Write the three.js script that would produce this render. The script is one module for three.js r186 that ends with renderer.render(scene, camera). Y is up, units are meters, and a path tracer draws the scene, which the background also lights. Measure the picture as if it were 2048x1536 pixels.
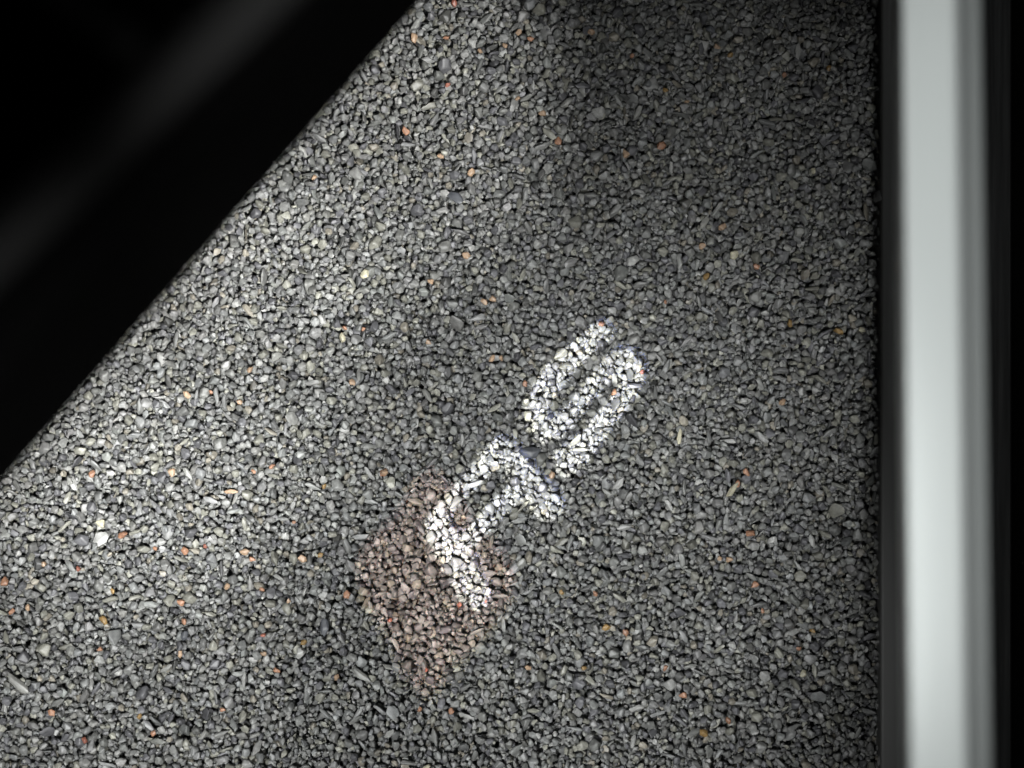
import * as THREE from 'three';
import { mergeVertices } from 'three/addons/utils/BufferGeometryUtils.js';
import { RoundedBoxGeometry } from 'three/addons/geometries/RoundedBoxGeometry.js';
import { RectAreaLightUniformsLib } from 'three/addons/lights/RectAreaLightUniformsLib.js';

// ---------------------------------------------------------------- camera, sky, light, exposure
const EYE = 1.6;                                   // the lens looks straight down on the gravel from 1.6 m
const scene = new THREE.Scene();
const camera = new THREE.PerspectiveCamera(2 * Math.atan(0.384 / EYE) * 180 / Math.PI, 4 / 3, 0.05, 900);
camera.position.set(0, EYE, 0);
camera.up.set(0, 0, -1);
camera.lookAt(0, 0, 0);
camera.focus = EYE;
camera.userData.fStop = 0.7;

const renderer = new THREE.WebGLRenderer({ antialias: true });
renderer.toneMapping = THREE.LinearToneMapping;
renderer.toneMappingExposure = 1.0;
renderer.shadowMap.enabled = true;
RectAreaLightUniformsLib.init();

// night sky: even, very dim, a little brighter at the horizon
const skyData = new Float32Array(16 * 8 * 4);
for (let j = 0; j < 8; j++) for (let i = 0; i < 16; i++) {
  const k = (j * 16 + i) * 4, s = 0.006;
  skyData[k] = s * 0.95; skyData[k + 1] = s; skyData[k + 2] = s * 1.08; skyData[k + 3] = 1;
}
const sky = new THREE.DataTexture(skyData, 16, 8, THREE.RGBAFormat, THREE.FloatType);
sky.mapping = THREE.EquirectangularReflectionMapping;
sky.magFilter = THREE.LinearFilter;
sky.needsUpdate = true;
scene.background = sky;
scene.environment = sky;

const moon = new THREE.DirectionalLight(new THREE.Color(1, 0.97, 0.92), 0.03);
moon.position.set(-2, 6, 2.5);
moon.shadow.radius = 6;
moon.castShadow = true;
moon.shadow.camera.left = moon.shadow.camera.bottom = -2; moon.shadow.camera.right = moon.shadow.camera.top = 2;
scene.add(moon, moon.target);

// spot heads on the cross arm: [x on the arm, aim x, aim z, radius of the pool, candela]
const WARM = new THREE.Color(1, 1, 0.985), COOL = new THREE.Color(0.985, 1, 1);
const HEADS = [
  [-0.55, -0.15, 0.30, 0.56, 29, COOL, 'spotlight head on the lamp arm, nearest the left post', 1.5],
  [0.02, 0.16, -0.13, 0.34, 9, COOL, 'spotlight head just right of the red projector on the lamp arm', 2],
  [0.12, 0.11, 0.09, 0.37, 14, COOL, 'spotlight head second to the right of the red projector', 2.4],
  [0.30, -0.50, 0.19, 0.36, 25, WARM, 'spotlight head third from the right post on the lamp arm', 1],
  [0.39, -0.37, -0.02, 0.30, 48, WARM, 'spotlight head second from the right post on the lamp arm', 1],
  [0.48, -0.19, -0.28, 0.28, 50, WARM, 'spotlight head nearest the right post on the lamp arm', 1],
];
const BAR = { x: 0.98, y: 2.4, z: -0.2, w: 0.46, l: 2.2, power: 0.85 };

// ---------------------------------------------------------------- helpers
let seed = 20241;
const rnd = () => { seed = (seed + 0x6D2B79F5) | 0; let t = Math.imul(seed ^ (seed >>> 15), 1 | seed); t = (t + Math.imul(t ^ (t >>> 7), 61 | t)) ^ t; return ((t ^ (t >>> 14)) >>> 0) / 4294967296; };
const gauss = () => { let s = 0; for (let i = 0; i < 6; i++) s += rnd(); return (s - 3) / 0.7071; };
const px = (x, y) => [(x - 1024) * 0.0005, (y - 768) * 0.0005];      // one photograph pixel is half a millimetre of gravel
const lin = (r, g, b) => new THREE.Color().setRGB(r, g, b);
const names = new Map();
function numbered(n) { const k = names.get(n) ?? 0; names.set(n, k + 1); return k ? n + '_' + String(k).padStart(3, '0') : n; }
function thing(name, label, category, group) {
  const o = new THREE.Group(); o.name = numbered(name); o.userData = { label, category };
  if (group) o.userData.group = group;
  scene.add(o); return o;
}
function part(name, geometry, material, parent) {
  const m = new THREE.Mesh(geometry, material); m.name = name; m.castShadow = m.receiveShadow = true;
  parent.add(m); return m;
}
function structure(name, geometry, material) {
  const m = new THREE.Mesh(geometry, material); m.name = name; m.userData.kind = 'structure'; m.castShadow = m.receiveShadow = true;
  scene.add(m); return m;
}
function noiseTexture(n, lo, hi, oct, repeat, srgb) {
  const d = new Uint8Array(n * n * 4), acc = new Float32Array(n * n);
  let amp = 1, sum = 0;
  for (const f of oct) {
    const g = new Float32Array(f * f).map(() => rnd());
    for (let y = 0; y < n; y++) for (let x = 0; x < n; x++) {
      const u = x / n * f, v = y / n * f, i = u | 0, j = v | 0, a = u - i, b = v - j, i1 = (i + 1) % f, j1 = (j + 1) % f;
      acc[y * n + x] += amp * ((g[j * f + i] * (1 - a) + g[j * f + i1] * a) * (1 - b) + (g[j1 * f + i] * (1 - a) + g[j1 * f + i1] * a) * b);
    }
    sum += amp; amp *= 0.7;
  }
  for (let i = 0; i < n * n; i++) { const v = Math.round(255 * (lo + (hi - lo) * acc[i] / sum)); d[4 * i] = d[4 * i + 1] = d[4 * i + 2] = v; d[4 * i + 3] = 255; }
  const t = new THREE.DataTexture(d, n, n); t.wrapS = t.wrapT = THREE.RepeatWrapping; t.magFilter = THREE.LinearFilter; t.repeat.set(repeat, repeat);
  if (srgb) t.colorSpace = THREE.SRGBColorSpace;
  t.needsUpdate = true; return t;
}

const mottle = noiseTexture(128, 0.62, 1.0, [6, 17, 43], 1, true);
const coat = noiseTexture(256, 0.35, 0.7, [8, 32, 96], 3, false);
const M = {
  stone: new THREE.MeshStandardMaterial({ color: 0xffffff, roughness: 0.5, map: mottle }),
  soil: new THREE.MeshStandardMaterial({ color: lin(0.03, 0.03, 0.028), roughness: 1, map: noiseTexture(256, 0.4, 1, [16, 64, 128], 400, true) }),
  black: new THREE.MeshPhysicalMaterial({ color: lin(0.0006, 0.0006, 0.0006), roughness: 1, specularIntensity: 0.01 }),
  tube: new THREE.MeshPhysicalMaterial({ color: lin(0.007, 0.007, 0.007), roughness: 0.8, specularIntensity: 0.2 }),
  kerb: new THREE.MeshStandardMaterial({ color: lin(0.11, 0.11, 0.107), roughness: 0.95, roughnessMap: coat }),
  rubber: new THREE.MeshStandardMaterial({ color: lin(0.011, 0.011, 0.011), roughness: 0.95, roughnessMap: coat }),
  alu: new THREE.MeshStandardMaterial({ color: lin(0.80, 0.83, 0.82), roughness: 0.28, metalness: 1 }),
  housing: new THREE.MeshStandardMaterial({ color: lin(0.02, 0.02, 0.02), roughness: 0.5, side: THREE.DoubleSide }),
  ledWhite: new THREE.MeshStandardMaterial({ color: 0x222222, emissive: 0xffffff, emissiveIntensity: 2 }),
  ledBar: new THREE.MeshStandardMaterial({ color: 0x222222, emissive: 0xf8fffc, emissiveIntensity: 0.25 }),
  ledRed: new THREE.MeshStandardMaterial({ color: 0x222222, emissive: 0xff3322, emissiveIntensity: 2 }),
};

// ---------------------------------------------------------------- the setting
{
  const g = new THREE.PlaneGeometry(600, 600); g.rotateX(-Math.PI / 2);
  structure('ground', g, M.soil).position.y = -0.05;
}

// black box at the upper left; its long edge runs along the gravel, local z points at the gravel
const BOX_TURN = Math.atan2(0.7538, 0.6571), cT = Math.cos(BOX_TURN), sT = Math.sin(BOX_TURN);
const boxLocal = (x, z) => [x * cT - z * sT, x * sT + z * cT];
{
  const t = thing('steel_box', 'large matte black steel box with a tube on top, overhanging the gravel at upper left', 'steel box');
  t.rotation.y = BOX_TURN;
  const body = part('body', new RoundedBoxGeometry(2.6, 0.25, 0.9, 4, 0.008), M.black, t);
  body.position.set(0, 0.375, -0.268 - 0.45);
  const base = part('base', new THREE.BoxGeometry(2.3, 0.305, 0.6), M.black, t);
  base.position.set(0, 0.102, -0.72);
  const rail = part('edge_tube', new THREE.CapsuleGeometry(0.02, 1.5, 8, 24), M.tube, t);
  rail.rotation.set(0, 0, Math.PI / 2); rail.position.set(-0.40, 0.519, -0.345);
  rail.rotation.order = 'YXZ'; rail.rotation.y = -0.088;
  const bar = part('cross_tube', new THREE.CapsuleGeometry(0.014, 0.7, 6, 16), M.tube, t);
  bar.rotation.order = 'YXZ'; bar.rotation.set(Math.PI / 2, 0.06, 0); bar.position.set(-0.02, 0.512, -0.70);
}

// dark kerb along the right edge of the gravel, with a slot behind the rail
{
  const t = thing('kerb', 'dark grey metal edging strip along the right side of the gravel', 'edging');
  const a = part('edge_strip', new RoundedBoxGeometry(0.074, 0.06, 3.2, 3, 0.003), M.kerb, t); a.position.set(0.3665 + 0.037, -0.020, 0);
  const c = part('middle_strip', new RoundedBoxGeometry(0.057, 0.06, 3.2, 3, 0.003), M.rubber, t); c.position.set(0.441 + 0.0285, -0.021, 0);
  const b = part('back_strip', new RoundedBoxGeometry(0.5, 0.07, 3.2, 3, 0.006), M.kerb, t); b.position.set(0.508 + 0.25, -0.015, 0);
}
{
  const t = thing('handrail', 'pale brushed aluminium rail with a stepped face running down the right side', 'rail');
  const s = new THREE.Shape();
  const P = [[0, -0.026], [0, -0.0006], [0.0006, 0], [0.041, -0.0005], [0.045, -0.0007], [0.060, -0.0023], [0.0625, -0.0025], [0.066, -0.0028], [0.0705, -0.007], [0.0705, -0.026]];
  s.moveTo(...P[0]); for (const p of P.slice(1)) s.lineTo(...p); s.closePath();
  const g = new THREE.ExtrudeGeometry(s, { depth: 2.6, bevelEnabled: false }); g.translate(0, 0, -1.3);
  const bar = part('bar', g, M.alu, t);
  t.position.set(0.3255, 0.28, 0);
  t.rotation.x = -0.045; t.rotation.y = 0;
  for (const z of [-1.1, 1.1]) {
    const h = 0.28 + z * 0.045;
    const leg = part('leg', new RoundedBoxGeometry(0.03, h - 0.02 - 0.045, 0.03, 2, 0.003), M.alu, t);
    leg.rotation.x = 0.045; leg.position.set(0.056, -0.022 - (h - 0.065) / 2, z);
  }
}

// ---------------------------------------------------------------- gravel
const VAR = 18, variants = [];
for (let v = 0; v < VAR; v++) {
  const planes = [], n = 9 + (rnd() * 6 | 0), p = 26 + rnd() * 34;
  for (let i = 0; i < n; i++) {
    const y = 1 - 2 * (i + 0.5) / n, a = i * 2.39996 + (rnd() - 0.5) * 0.9, r = Math.sqrt(1 - y * y);
    const d = new THREE.Vector3(r * Math.cos(a), y + (rnd() - 0.5) * 0.35, r * Math.sin(a)).normalize();
    planes.push([d, 0.66 + rnd() * 0.36]);
  }
  let g = new THREE.IcosahedronGeometry(1, 4); g.deleteAttribute('uv'); g.deleteAttribute('normal'); g = mergeVertices(g, 1e-4);
  const pos = g.attributes.position, q = new THREE.Vector3(), uv = new Float32Array(pos.count * 2);
  for (let i = 0; i < pos.count; i++) {
    q.fromBufferAttribute(pos, i).normalize();
    let s = 0; for (const [d, k] of planes) { const c = q.dot(d) / k; if (c > 0) s += Math.pow(c, p); }
    const r = Math.min(1.35, Math.pow(s, -1 / p)) * (1 + 0.012 * Math.sin(q.x * 9 + v) * Math.sin(q.y * 8 + 2 * v) * Math.sin(q.z * 10));
    pos.setXYZ(i, q.x * r, q.y * r, q.z * r);
    uv[2 * i] = 0.5 + 0.45 * q.x + v * 0.37; uv[2 * i + 1] = 0.5 + 0.45 * q.z + v * 0.21;
  }
  g.computeBoundingBox();
  const size = g.boundingBox.getSize(new THREE.Vector3()), mid = g.boundingBox.getCenter(new THREE.Vector3());
  g.translate(-mid.x, -mid.y, -mid.z); g.scale(1 / size.x, 1 / size.y, 1 / size.z);       // unit box: scale = size in metres
  g.setAttribute('uv', new THREE.BufferAttribute(uv, 2));
  g.computeVertexNormals();
  variants.push(g);
}

const X0 = -0.90, X1 = 0.377, Z0 = -0.75, Z1 = 0.80, CELL = 0.00125, BED = -0.022;
const GW = Math.ceil((X1 - X0) / CELL), GH = Math.ceil((Z1 - Z0) / CELL), H = new Float32Array(GW * GH);
const NV = variants[0].attributes.position.count, tmp = new Float32Array(NV * 3), mat = new THREE.Matrix4(), eul = new THREE.Euler(), quat = new THREE.Quaternion(), vs = new THREE.Vector3(), vp = new THREE.Vector3();
function pose(v, sx, sy, sz, rx, ry, rz) {            // the stone's points, turned, about its own middle
  quat.setFromEuler(eul.set(rx, ry, rz, 'YXZ')); mat.compose(vp.set(0, 0, 0), quat, vs.set(sx, sy, sz));
  const e = mat.elements, a = variants[v].attributes.position.array;
  for (let i = 0; i < NV * 3; i += 3) {
    const x = a[i], y = a[i + 1], z = a[i + 2];
    tmp[i] = e[0] * x + e[4] * y + e[8] * z; tmp[i + 1] = e[1] * x + e[5] * y + e[9] * z; tmp[i + 2] = e[2] * x + e[6] * y + e[10] * z;
  }
}
function rest(x, z) {                                  // height at which the posed stone touches what lies below
  let m = 0;
  const gx = (x - X0) / CELL, gz = (z - Z0) / CELL;
  for (let i = 0; i < NV * 3; i += 3) {
    if (tmp[i + 1] > 0.0008) continue;
    const cx = (gx + tmp[i] / CELL) | 0, cz = (gz + tmp[i + 2] / CELL) | 0;
    if (cx < 0 || cz < 0 || cx >= GW || cz >= GH) return 1;
    const h = H[cz * GW + cx] - tmp[i + 1];
    if (h > m) m = h;
  }
  return m;
}
function settle(x, y, z) {
  const gx = (x - X0) / CELL, gz = (z - Z0) / CELL;
  for (let i = 0; i < NV * 3; i += 3) {
    if (tmp[i + 1] < 0) continue;
    const cx = (gx + tmp[i] / CELL - 0.5) | 0, cz = (gz + tmp[i + 2] / CELL - 0.5) | 0, h = y + tmp[i + 1];
    for (let b = 0; b < 2; b++) for (let a = 0; a < 2; a++) {
      const X = cx + a, Z = cz + b;
      if (X >= 0 && Z >= 0 && X < GW && Z < GH && H[Z * GW + X] < h) H[Z * GW + X] = h;
    }
  }
}
function stoneColour(c) {
  const k = rnd();
  let g = 0.21 + gauss() * 0.052;
  if (k < 0.13) return c.setRGB(g * 1.18, g * 1.17, g * 1.0);               // olive to sand
  if (k < 0.24) { g *= 0.55; return c.setRGB(g, g, g * 1.06); }                // slate
  if (k < 0.30) { g *= 1.45; return c.setRGB(g, g, g * 0.96); }                // pale
  if (k < 0.33) return c.setRGB(g * 1.16, g * 1.07, g * 0.88);                // brownish
  return c.setRGB(g * (0.99 + gauss() * 0.012), g, g * (0.965 + gauss() * 0.02));
}
const placed = variants.map(() => []);
const N = 157000;
for (let n = 0; n < N; n++) {
  const late = n / N, v = rnd() * VAR | 0;
  let L = 0.0071 * Math.exp(gauss() * 0.26), w = 0.68 + rnd() * 0.3, th = 0.5 + rnd() * 0.36;
  if (rnd() < 0.28) L *= 0.6;
  if (rnd() < 0.05) { L = 0.0105 + rnd() * 0.008; w = 0.28 + rnd() * 0.18; th = 0.2 + rnd() * 0.15; }
  if (rnd() < 0.04) { w = 0.8; th = 0.16 + rnd() * 0.1; }
  L = Math.min(0.019, Math.max(0.0034, L));
  const tilt = rnd() < 0.3 ? 0.9 : 0.36;
  pose(v, L, L * th, L * w, gauss() * tilt, rnd() * 6.2832, gauss() * tilt);
  let best = 1, bx = 0, bz = 0;
  for (let k = 0; k < 9; k++) {
    const x = X0 + rnd() * (X1 - X0), z = Z0 + rnd() * (Z1 - Z0);
    if (boxLocal(x, z)[1] < -0.5) continue;
    const y = rest(x, z);
    if (y < best) { best = y; bx = x; bz = z; }
  }
  if (best > 0.5) continue;
  const y = best - L * th * 0.22;
  settle(bx, y, bz);
  mat.compose(vp.set(bx, y, bz), quat, vs.set(L, L * th, L * w));
  placed[v].push(mat.clone());
}
// surface level, so that the top of the bed lies at y = 0
let lvl = 0, cnt = 0;
for (let j = ((-0.3 - Z0) / CELL) | 0; j < (0.4 - Z0) / CELL; j += 3) for (let i = ((-0.4 - X0) / CELL) | 0; i < (0.33 - X0) / CELL; i += 3) { lvl += H[j * GW + i]; cnt++; }
lvl /= cnt;
console.log('bed', lvl, 'stones', placed.reduce((a, p) => a + p.length, 0));
const gravel = new THREE.Group(); gravel.name = 'gravel';
gravel.userData = { kind: 'stuff', label: 'bed of small crushed dark grey stones covering the ground', category: 'gravel' };
gravel.position.y = -lvl; scene.add(gravel);
const col = new THREE.Color();
placed.forEach((list, v) => {
  const im = new THREE.InstancedMesh(variants[v], M.stone, list.length);
  im.name = 'gravel_stones'; im.userData.kind = 'stuff'; im.castShadow = im.receiveShadow = true;
  list.forEach((m, i) => { im.setMatrixAt(i, m); im.setColorAt(i, stoneColour(col)); });
  gravel.add(im);
});
{ // soil that carries the stones
  const s = new THREE.Shape([[X0, -Z0], [0.365, -Z0], [0.365, -Z1], [X0, -Z1]].map(([x, y]) => new THREE.Vector2(x, y)));
  const g = new THREE.ExtrudeGeometry(s, { depth: 0.02, bevelEnabled: false }); g.rotateX(-Math.PI / 2);
  structure('gravel_bed', g, M.soil).position.y = -lvl - 0.0195;
}

// single coloured stones, where the photograph has them: x, y in its pixels, size in its pixels
const TONES = {
  orange: [0.36, 0.19, 0.115], rust: [0.30, 0.11, 0.075], tan: [0.42, 0.29, 0.19], ochre: [0.30, 0.19, 0.07], cream: [0.52, 0.49, 0.36], slate: [0.085, 0.09, 0.10], grey: [0.30, 0.30, 0.28],
};
const CHIPS = {
  orange: [[893, 76, 15], [1061, 80, 15], [1264, 113, 12], [1116, 284, 19], [811, 263, 20], [1568, 151, 12], [1321, 294, 22], [1512, 534, 15], [1330, 604, 10], [1492, 945, 18], [1475, 967, 15], [1500, 1066, 20], [1508, 1169, 17], [1524, 1221, 11], [1596, 1296, 12], [1329, 1335, 14], [1365, 1389, 17], [1456, 1440, 15], [1190, 1186, 13], [1251, 1264, 16], [841, 1415, 12], [903, 1421, 15], [424, 784, 9], [507, 943, 11], [544, 932, 14], [768, 945, 18], [589, 1044, 9], [370, 1101, 18], [506, 1118, 14], [524, 1178, 12], [695, 1187, 18], [363, 1203, 17], [369, 1242, 15], [555, 1340, 16], [448, 1417, 13], [185, 947, 17], [247, 1068, 21], [311, 1097, 10], [13, 1161, 20], [26, 1222, 15], [202, 1297, 12], [106, 1424, 18], [309, 1464, 13], [690, 656, 12], [727, 659, 10], [1203, 648, 14], [1050, 767, 13], [1228, 785, 14]],
  rust: [[909, 9, 17], [895, 171, 13], [411, 1092, 10], [528, 1269, 12], [920, 1208, 12], [972, 1202, 8], [853, 1339, 10], [780, 1240, 10], [158, 1137, 12], [170, 1480, 14], [1283, 744, 10]],
  tan: [[829, 78, 22], [1182, 65, 16], [1038, 67, 15], [1010, 93, 12], [960, 104, 12], [882, 313, 15], [1084, 228, 16], [943, 346, 18], [1035, 199, 11], [1250, 308, 20], [1434, 95, 15], [1373, 205, 10], [1443, 455, 18], [1403, 492, 15], [1563, 804, 16], [1458, 1119, 15], [1439, 1116, 11], [1056, 1333, 14], [501, 739, 15], [375, 789, 18], [479, 804, 13], [705, 765, 16], [345, 945, 18], [463, 982, 27], [491, 1103, 21], [607, 1116, 18], [455, 1173, 14], [578, 1200, 11], [529, 1306, 13], [674, 1353, 14], [362, 1307, 15], [57, 1214, 15], [90, 1127, 12], [932, 511, 18], [969, 603, 16], [986, 599, 16], [861, 562, 14], [629, 356, 14], [984, 717, 17], [1002, 717, 12], [1104, 950, 17], [770, 944, 15], [858, 685, 14]],
  ochre: [[1460, 111, 14], [1656, 137, 14], [1330, 182, 14], [1676, 662, 21], [1412, 553, 16], [1578, 647, 17], [1623, 1259, 12], [1122, 1183, 11], [1212, 1254, 17], [1168, 1335, 12], [649, 972, 12], [642, 1109, 13], [606, 1286, 15], [225, 1182, 13], [208, 1239, 22], [281, 1431, 13], [1406, 1464, 20]],
  cream: [[1625, 343, 15], [1724, 659, 14], [1467, 510, 20], [1358, 872, 31], [1464, 979, 34], [1606, 1346, 16], [731, 549, 21], [685, 675, 20], [203, 1045, 20], [854, 1533, 20]],
  slate: [[1060, 905, 42], [912, 395, 33], [649, 1254, 34], [371, 1270, 22], [1420, 60, 20]],
  grey: [[37, 1367, 56], [725, 1350, 42], [336, 1335, 30], [1404, 320, 22], [1575, 496, 18]],
};
const where = (x, y) => {
  if (x > 1040 && x < 1300 && y > 620 && y < 880) return 'by the projected white letter S';
  if (y < 420) return x < 1290 ? 'in the gravel at the top centre' : 'in the gravel at the top right';
  if (y < 900) return x < 1040 ? 'in the gravel between black box and letter S' : 'in the gravel between letter S and rail';
  if (x < 690) return y < 1230 ? 'in the gravel at the left below the box' : 'in the gravel at the bottom left';
  return x < 1290 ? 'in the gravel around the red light patch' : 'in the gravel at the bottom right';
};
const ORD = ['first', 'second', 'third', 'fourth', 'fifth', 'sixth', 'seventh', 'eighth', 'ninth', 'tenth', 'eleventh', 'twelfth', 'thirteenth', 'fourteenth', 'fifteenth', 'sixteenth', 'seventeenth', 'eighteenth'];
for (const [tone, list] of Object.entries(CHIPS)) {
  const byPlace = new Map();
  for (const c of [...list].sort((a, b) => a[0] - b[0])) { const w = where(c[0], c[1]); if (!byPlace.has(w)) byPlace.set(w, []); byPlace.get(w).push(c); }
  const base = TONES[tone];
  const mats = [0.85, 1, 1.15].map((k) => { const m = M.stone.clone(); m.color = lin(base[0] * k, base[1] * k, base[2] * k); return m; });
  for (const [w, cs] of byPlace) cs.forEach(([x, y, s], i) => {
    const v = rnd() * VAR | 0, m = new THREE.Mesh(variants[v], mats[rnd() * 3 | 0]), long = s > 26;
    const L = s * (s > 26 ? 0.00054 : 0.00049), wd = long ? (tone === 'slate' ? 0.55 : 0.32) : 0.62 + rnd() * 0.25, th = long ? 0.28 : 0.5 + rnd() * 0.2;
    const turn = tone === 'grey' ? [-0.62, 0.6, 0.7, 0.3, 1][i % 5] : rnd() * 6.28;
    pose(v, L, L * th, L * wd, gauss() * 0.15, turn, gauss() * 0.15);
    const [X, Z] = px(x, y), Y = rest(X, Z) - L * th * 0.3;
    settle(X, Y, Z);
    m.quaternion.copy(quat); m.scale.set(L, L * th, L * wd); m.position.set(X, Y - lvl, Z);
    const kind = tone === 'grey' ? 'slab-shaped pale grey' : tone === 'slate' ? 'large dark slate' : tone === 'rust' ? 'rust red' : tone;
    m.name = numbered(tone === 'slate' || tone === 'grey' ? 'large_stone' : 'stone_chip'); m.castShadow = m.receiveShadow = true;
    m.userData = { label: cs.length === 1 ? `only ${kind} stone ${w}` : `${ORD[i]} ${kind} stone from the left ${w}`, category: 'stone', group: 'coloured stones scattered in the gravel' };
    scene.add(m);
  });
}

// ---------------------------------------------------------------- lamp gantry, outside the frame
const ARM = { y: 2.5, z: 0.44 };
{
  const t = thing('lamp_gantry', 'black steel gantry of two posts and a cross arm above the gravel', 'gantry');
  for (const x of [-0.98, 1.12]) {
    const p = part('post', new THREE.CylinderGeometry(0.025, 0.025, 2.56, 20), M.housing, t); p.position.set(x, 1.23, ARM.z);
    const b = part('base_plate', new THREE.CylinderGeometry(0.12, 0.12, 0.012, 28), M.housing, t); b.position.set(x, -0.044, ARM.z);
  }
  const a = part('cross_arm', new THREE.CylinderGeometry(0.02, 0.02, 2.1, 20), M.housing, t); a.rotation.z = Math.PI / 2; a.position.set(0.07, ARM.y, ARM.z);
  const s = part('side_arm', new THREE.CylinderGeometry(0.015, 0.015, 1.2, 16), M.housing, t); s.rotation.x = Math.PI / 2; s.position.set(1.06, ARM.y, ARM.z - 0.58);
}
const canProfile = [[0.0, -0.10], [0.03, -0.10], [0.045, -0.085], [0.048, 0.05], [0.045, 0.05], [0.042, -0.05], [0.0, -0.052]].map(([r, y]) => new THREE.Vector2(r, y));
const canGeo = new THREE.LatheGeometry(canProfile, 32); canGeo.rotateX(Math.PI / 2);
const yokeGeo = new THREE.TorusGeometry(0.056, 0.005, 8, 24, Math.PI);
const ledGeo = new THREE.CylinderGeometry(0.02, 0.02, 0.004, 24); ledGeo.rotateX(Math.PI / 2);
for (const [x, ax, az, r, cd, c, label, soft] of HEADS) {
  const t = thing('spotlight_head', label, 'spotlight', 'spotlight heads on the gantry');
  t.position.set(x, ARM.y - 0.075, ARM.z); t.lookAt(ax, 0, az);
  part('housing', canGeo, M.housing, t);
  const y = part('yoke', yokeGeo, M.housing, t); y.rotation.x = -0.35;
  const led = part('led_lamp', ledGeo, M.ledWhite, t); led.position.z = -0.046;
  const D = Math.hypot(ax - x, ARM.y - 0.075, az - ARM.z);
  const s = new THREE.SpotLight(c, cd, 0, Math.atan(r / D), 1, 2);
  s.position.set(0, 0, -0.035); s.target.position.set(0, 0, 1); s.shadow.radius = soft; s.castShadow = true; s.shadow.mapSize.set(1024, 1024);
  t.add(s, s.target);
}
// light bar that the aluminium rail mirrors
{
  const t = thing('light_bar', 'long slim white light bar hung from the right arm of the gantry', 'lamp');
  t.position.set(BAR.x, BAR.y, BAR.z); t.lookAt(0.36, 0.28, BAR.z);
  const h = part('housing', new RoundedBoxGeometry(BAR.l + 0.04, BAR.w + 0.02, 0.04, 3, 0.006), M.housing, t); h.position.z = -0.024;
  const d = part('light_panel', new THREE.BoxGeometry(BAR.l, BAR.w, 0.004), M.ledBar, t); d.position.z = -0.001;
  const hang = part('hanger', new THREE.CylinderGeometry(0.006, 0.006, 0.13, 12), M.housing, t);
  hang.rotation.set(-Math.PI / 2 + 0.0, 0, 0); hang.position.set(0.2, 0, -0.1);
  const L = new THREE.RectAreaLight(new THREE.Color(0.97, 1, 0.99), BAR.power, BAR.l, BAR.w);
  L.position.z = 0.004; L.lookAt(0.36, 0.28, BAR.z); L.quaternion.set(0, 1, 0, 0); t.add(L);
}

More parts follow.
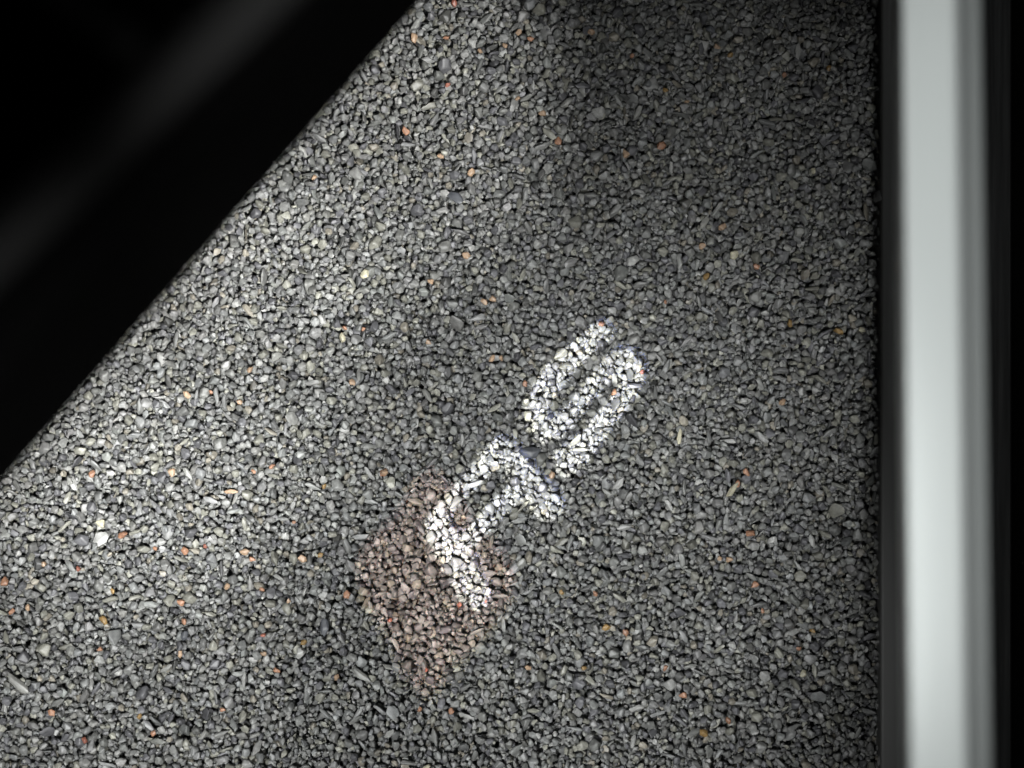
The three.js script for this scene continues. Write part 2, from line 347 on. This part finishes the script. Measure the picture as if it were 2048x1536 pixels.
// image projectors: a lamp of three small coloured emitters behind a cut metal stencil
function projector(label, at, aim, outlines, islands, emitters, led) {
  const t = thing('image_projector', label, 'projector', 'image projectors on the gantry'), d = 0.28;
  t.position.set(...at); t.lookAt(...aim); t.updateMatrixWorld(true);
  const toPlate = ([x, y]) => { const [X, Z] = px(x, y), p = t.worldToLocal(new THREE.Vector3(X, 0, Z)); return new THREE.Vector2(p.x * d / p.z, p.y * d / p.z); };
  const smooth = (pts) => new THREE.CatmullRomCurve3(pts.map((q) => { const p = toPlate(q); return new THREE.Vector3(p.x, p.y, 0); }), true, 'catmullrom', 0.35).getPoints(pts.length * 6).map((p) => new THREE.Vector2(p.x, p.y));
  const plate = new THREE.Shape(); plate.absarc(0, 0, 0.0485, 0, Math.PI * 2);
  for (const o of outlines) plate.holes.push(new THREE.Path(smooth(o)));
  const st = part('stencil', new THREE.ExtrudeGeometry(plate, { depth: 0.0003, bevelEnabled: false, curveSegments: 48 }), M.housing, t); st.position.z = d;
  for (const o of islands) { const m = part('stencil_island', new THREE.ExtrudeGeometry(new THREE.Shape(smooth(o)), { depth: 0.0003, bevelEnabled: false }), M.housing, t); m.position.z = d; }
  const tube = new THREE.LatheGeometry([[0, -0.06], [0.04, -0.06], [0.052, -0.045], [0.052, 0.29], [0.049, 0.29], [0.049, -0.02], [0, -0.021]].map(([r, y]) => new THREE.Vector2(r, y)), 36); tube.rotateX(Math.PI / 2);
  part('housing', tube, M.housing, t);
  const y = part('yoke', new THREE.TorusGeometry(0.06, 0.005, 8, 24, Math.PI), M.housing, t); y.rotation.x = -0.25;
  const l = part('led_lamp', new THREE.CylinderGeometry(0.006, 0.006, 0.003, 20).rotateX(Math.PI / 2), led, t); l.position.z = -0.006;
  for (const [ox, oy, r, g, b, soft] of emitters) {
    const off = new THREE.Vector3(ox, 0, oy).applyQuaternion(t.quaternion.clone().invert()), s = new THREE.SpotLight(0xffffff, 1, 0, 0.15, 0.1, 2);
    const m = Math.max(r, g, b); s.color.setRGB(r / m, g / m, b / m); s.intensity = m;
    s.position.set(off.x, off.y, 0); s.target.position.set(off.x, off.y, 1); s.shadow.radius = soft; s.castShadow = true; s.shadow.mapSize.set(1024, 1024);
    t.add(s, s.target);
  }
}
const letterA = [[981, 884], [1000, 878], [1023, 886], [1055, 925], [1090, 965], [1122, 1001], [1118, 1030], [1090, 1046], [1068, 1030], [1050, 1004], [1036, 1008], [992, 1050], [950, 1092], [940, 1108], [958, 1145], [978, 1183], [970, 1216], [940, 1222], [910, 1185], [885, 1135], [850, 1075], [843, 1050], [880, 1005], [925, 955]];
const counterA = [[998, 935], [1016, 950], [1020, 968], [1003, 984], [965, 1022], [928, 1064], [908, 1062], [894, 1040], [935, 992]];
const letterS = [[1190, 646], [1216, 652], [1222, 676], [1192, 700], [1150, 742], [1112, 790], [1094, 822], [1102, 838], [1124, 822], [1160, 780], [1196, 728], [1225, 702], [1262, 704], [1286, 732], [1284, 768], [1258, 812], [1224, 856], [1188, 906], [1150, 950], [1118, 950], [1100, 924], [1118, 896], [1160, 866], [1196, 826], [1226, 786], [1234, 768], [1222, 762], [1200, 782], [1160, 834], [1120, 878], [1086, 886], [1058, 862], [1044, 828], [1050, 795], [1074, 752], [1110, 712], [1150, 680]];
const pin = [[862, 938], [830, 962], [806, 1000], [780, 1040], [736, 1078], [712, 1128], [724, 1190], [757, 1246], [790, 1294], [808, 1347], [846, 1392], [878, 1374], [908, 1326], [956, 1287], [992, 1240], [1020, 1200], [1026, 1140], [996, 1094], [962, 1056], [936, 1020], [906, 966]];
const W = 92;
projector('long black projector nearest the left spotlight, throwing the white letters', [-0.33, 2.38, 0.44], [0.02, 0, 0.075], [letterA, letterS], [counterA],
  [[0, 0, W, W * 0.99, W * 0.90, 0.012], [-0.00055, 0.00055, W * 0.01, W * 0.03, W * 0.17, 0.012]], M.ledWhite);
projector('long black projector near the right spotlights, throwing the red patch', [-0.17, 2.38, 0.44], [-0.075, 0, 0.2], [pin], [],
  [[0, 0, 14, 6.4, 5.4, 0.04], [0, -0.0016, 5, 4.0, 1.6, 0.04]], M.ledRed);

renderer.render(scene, camera);
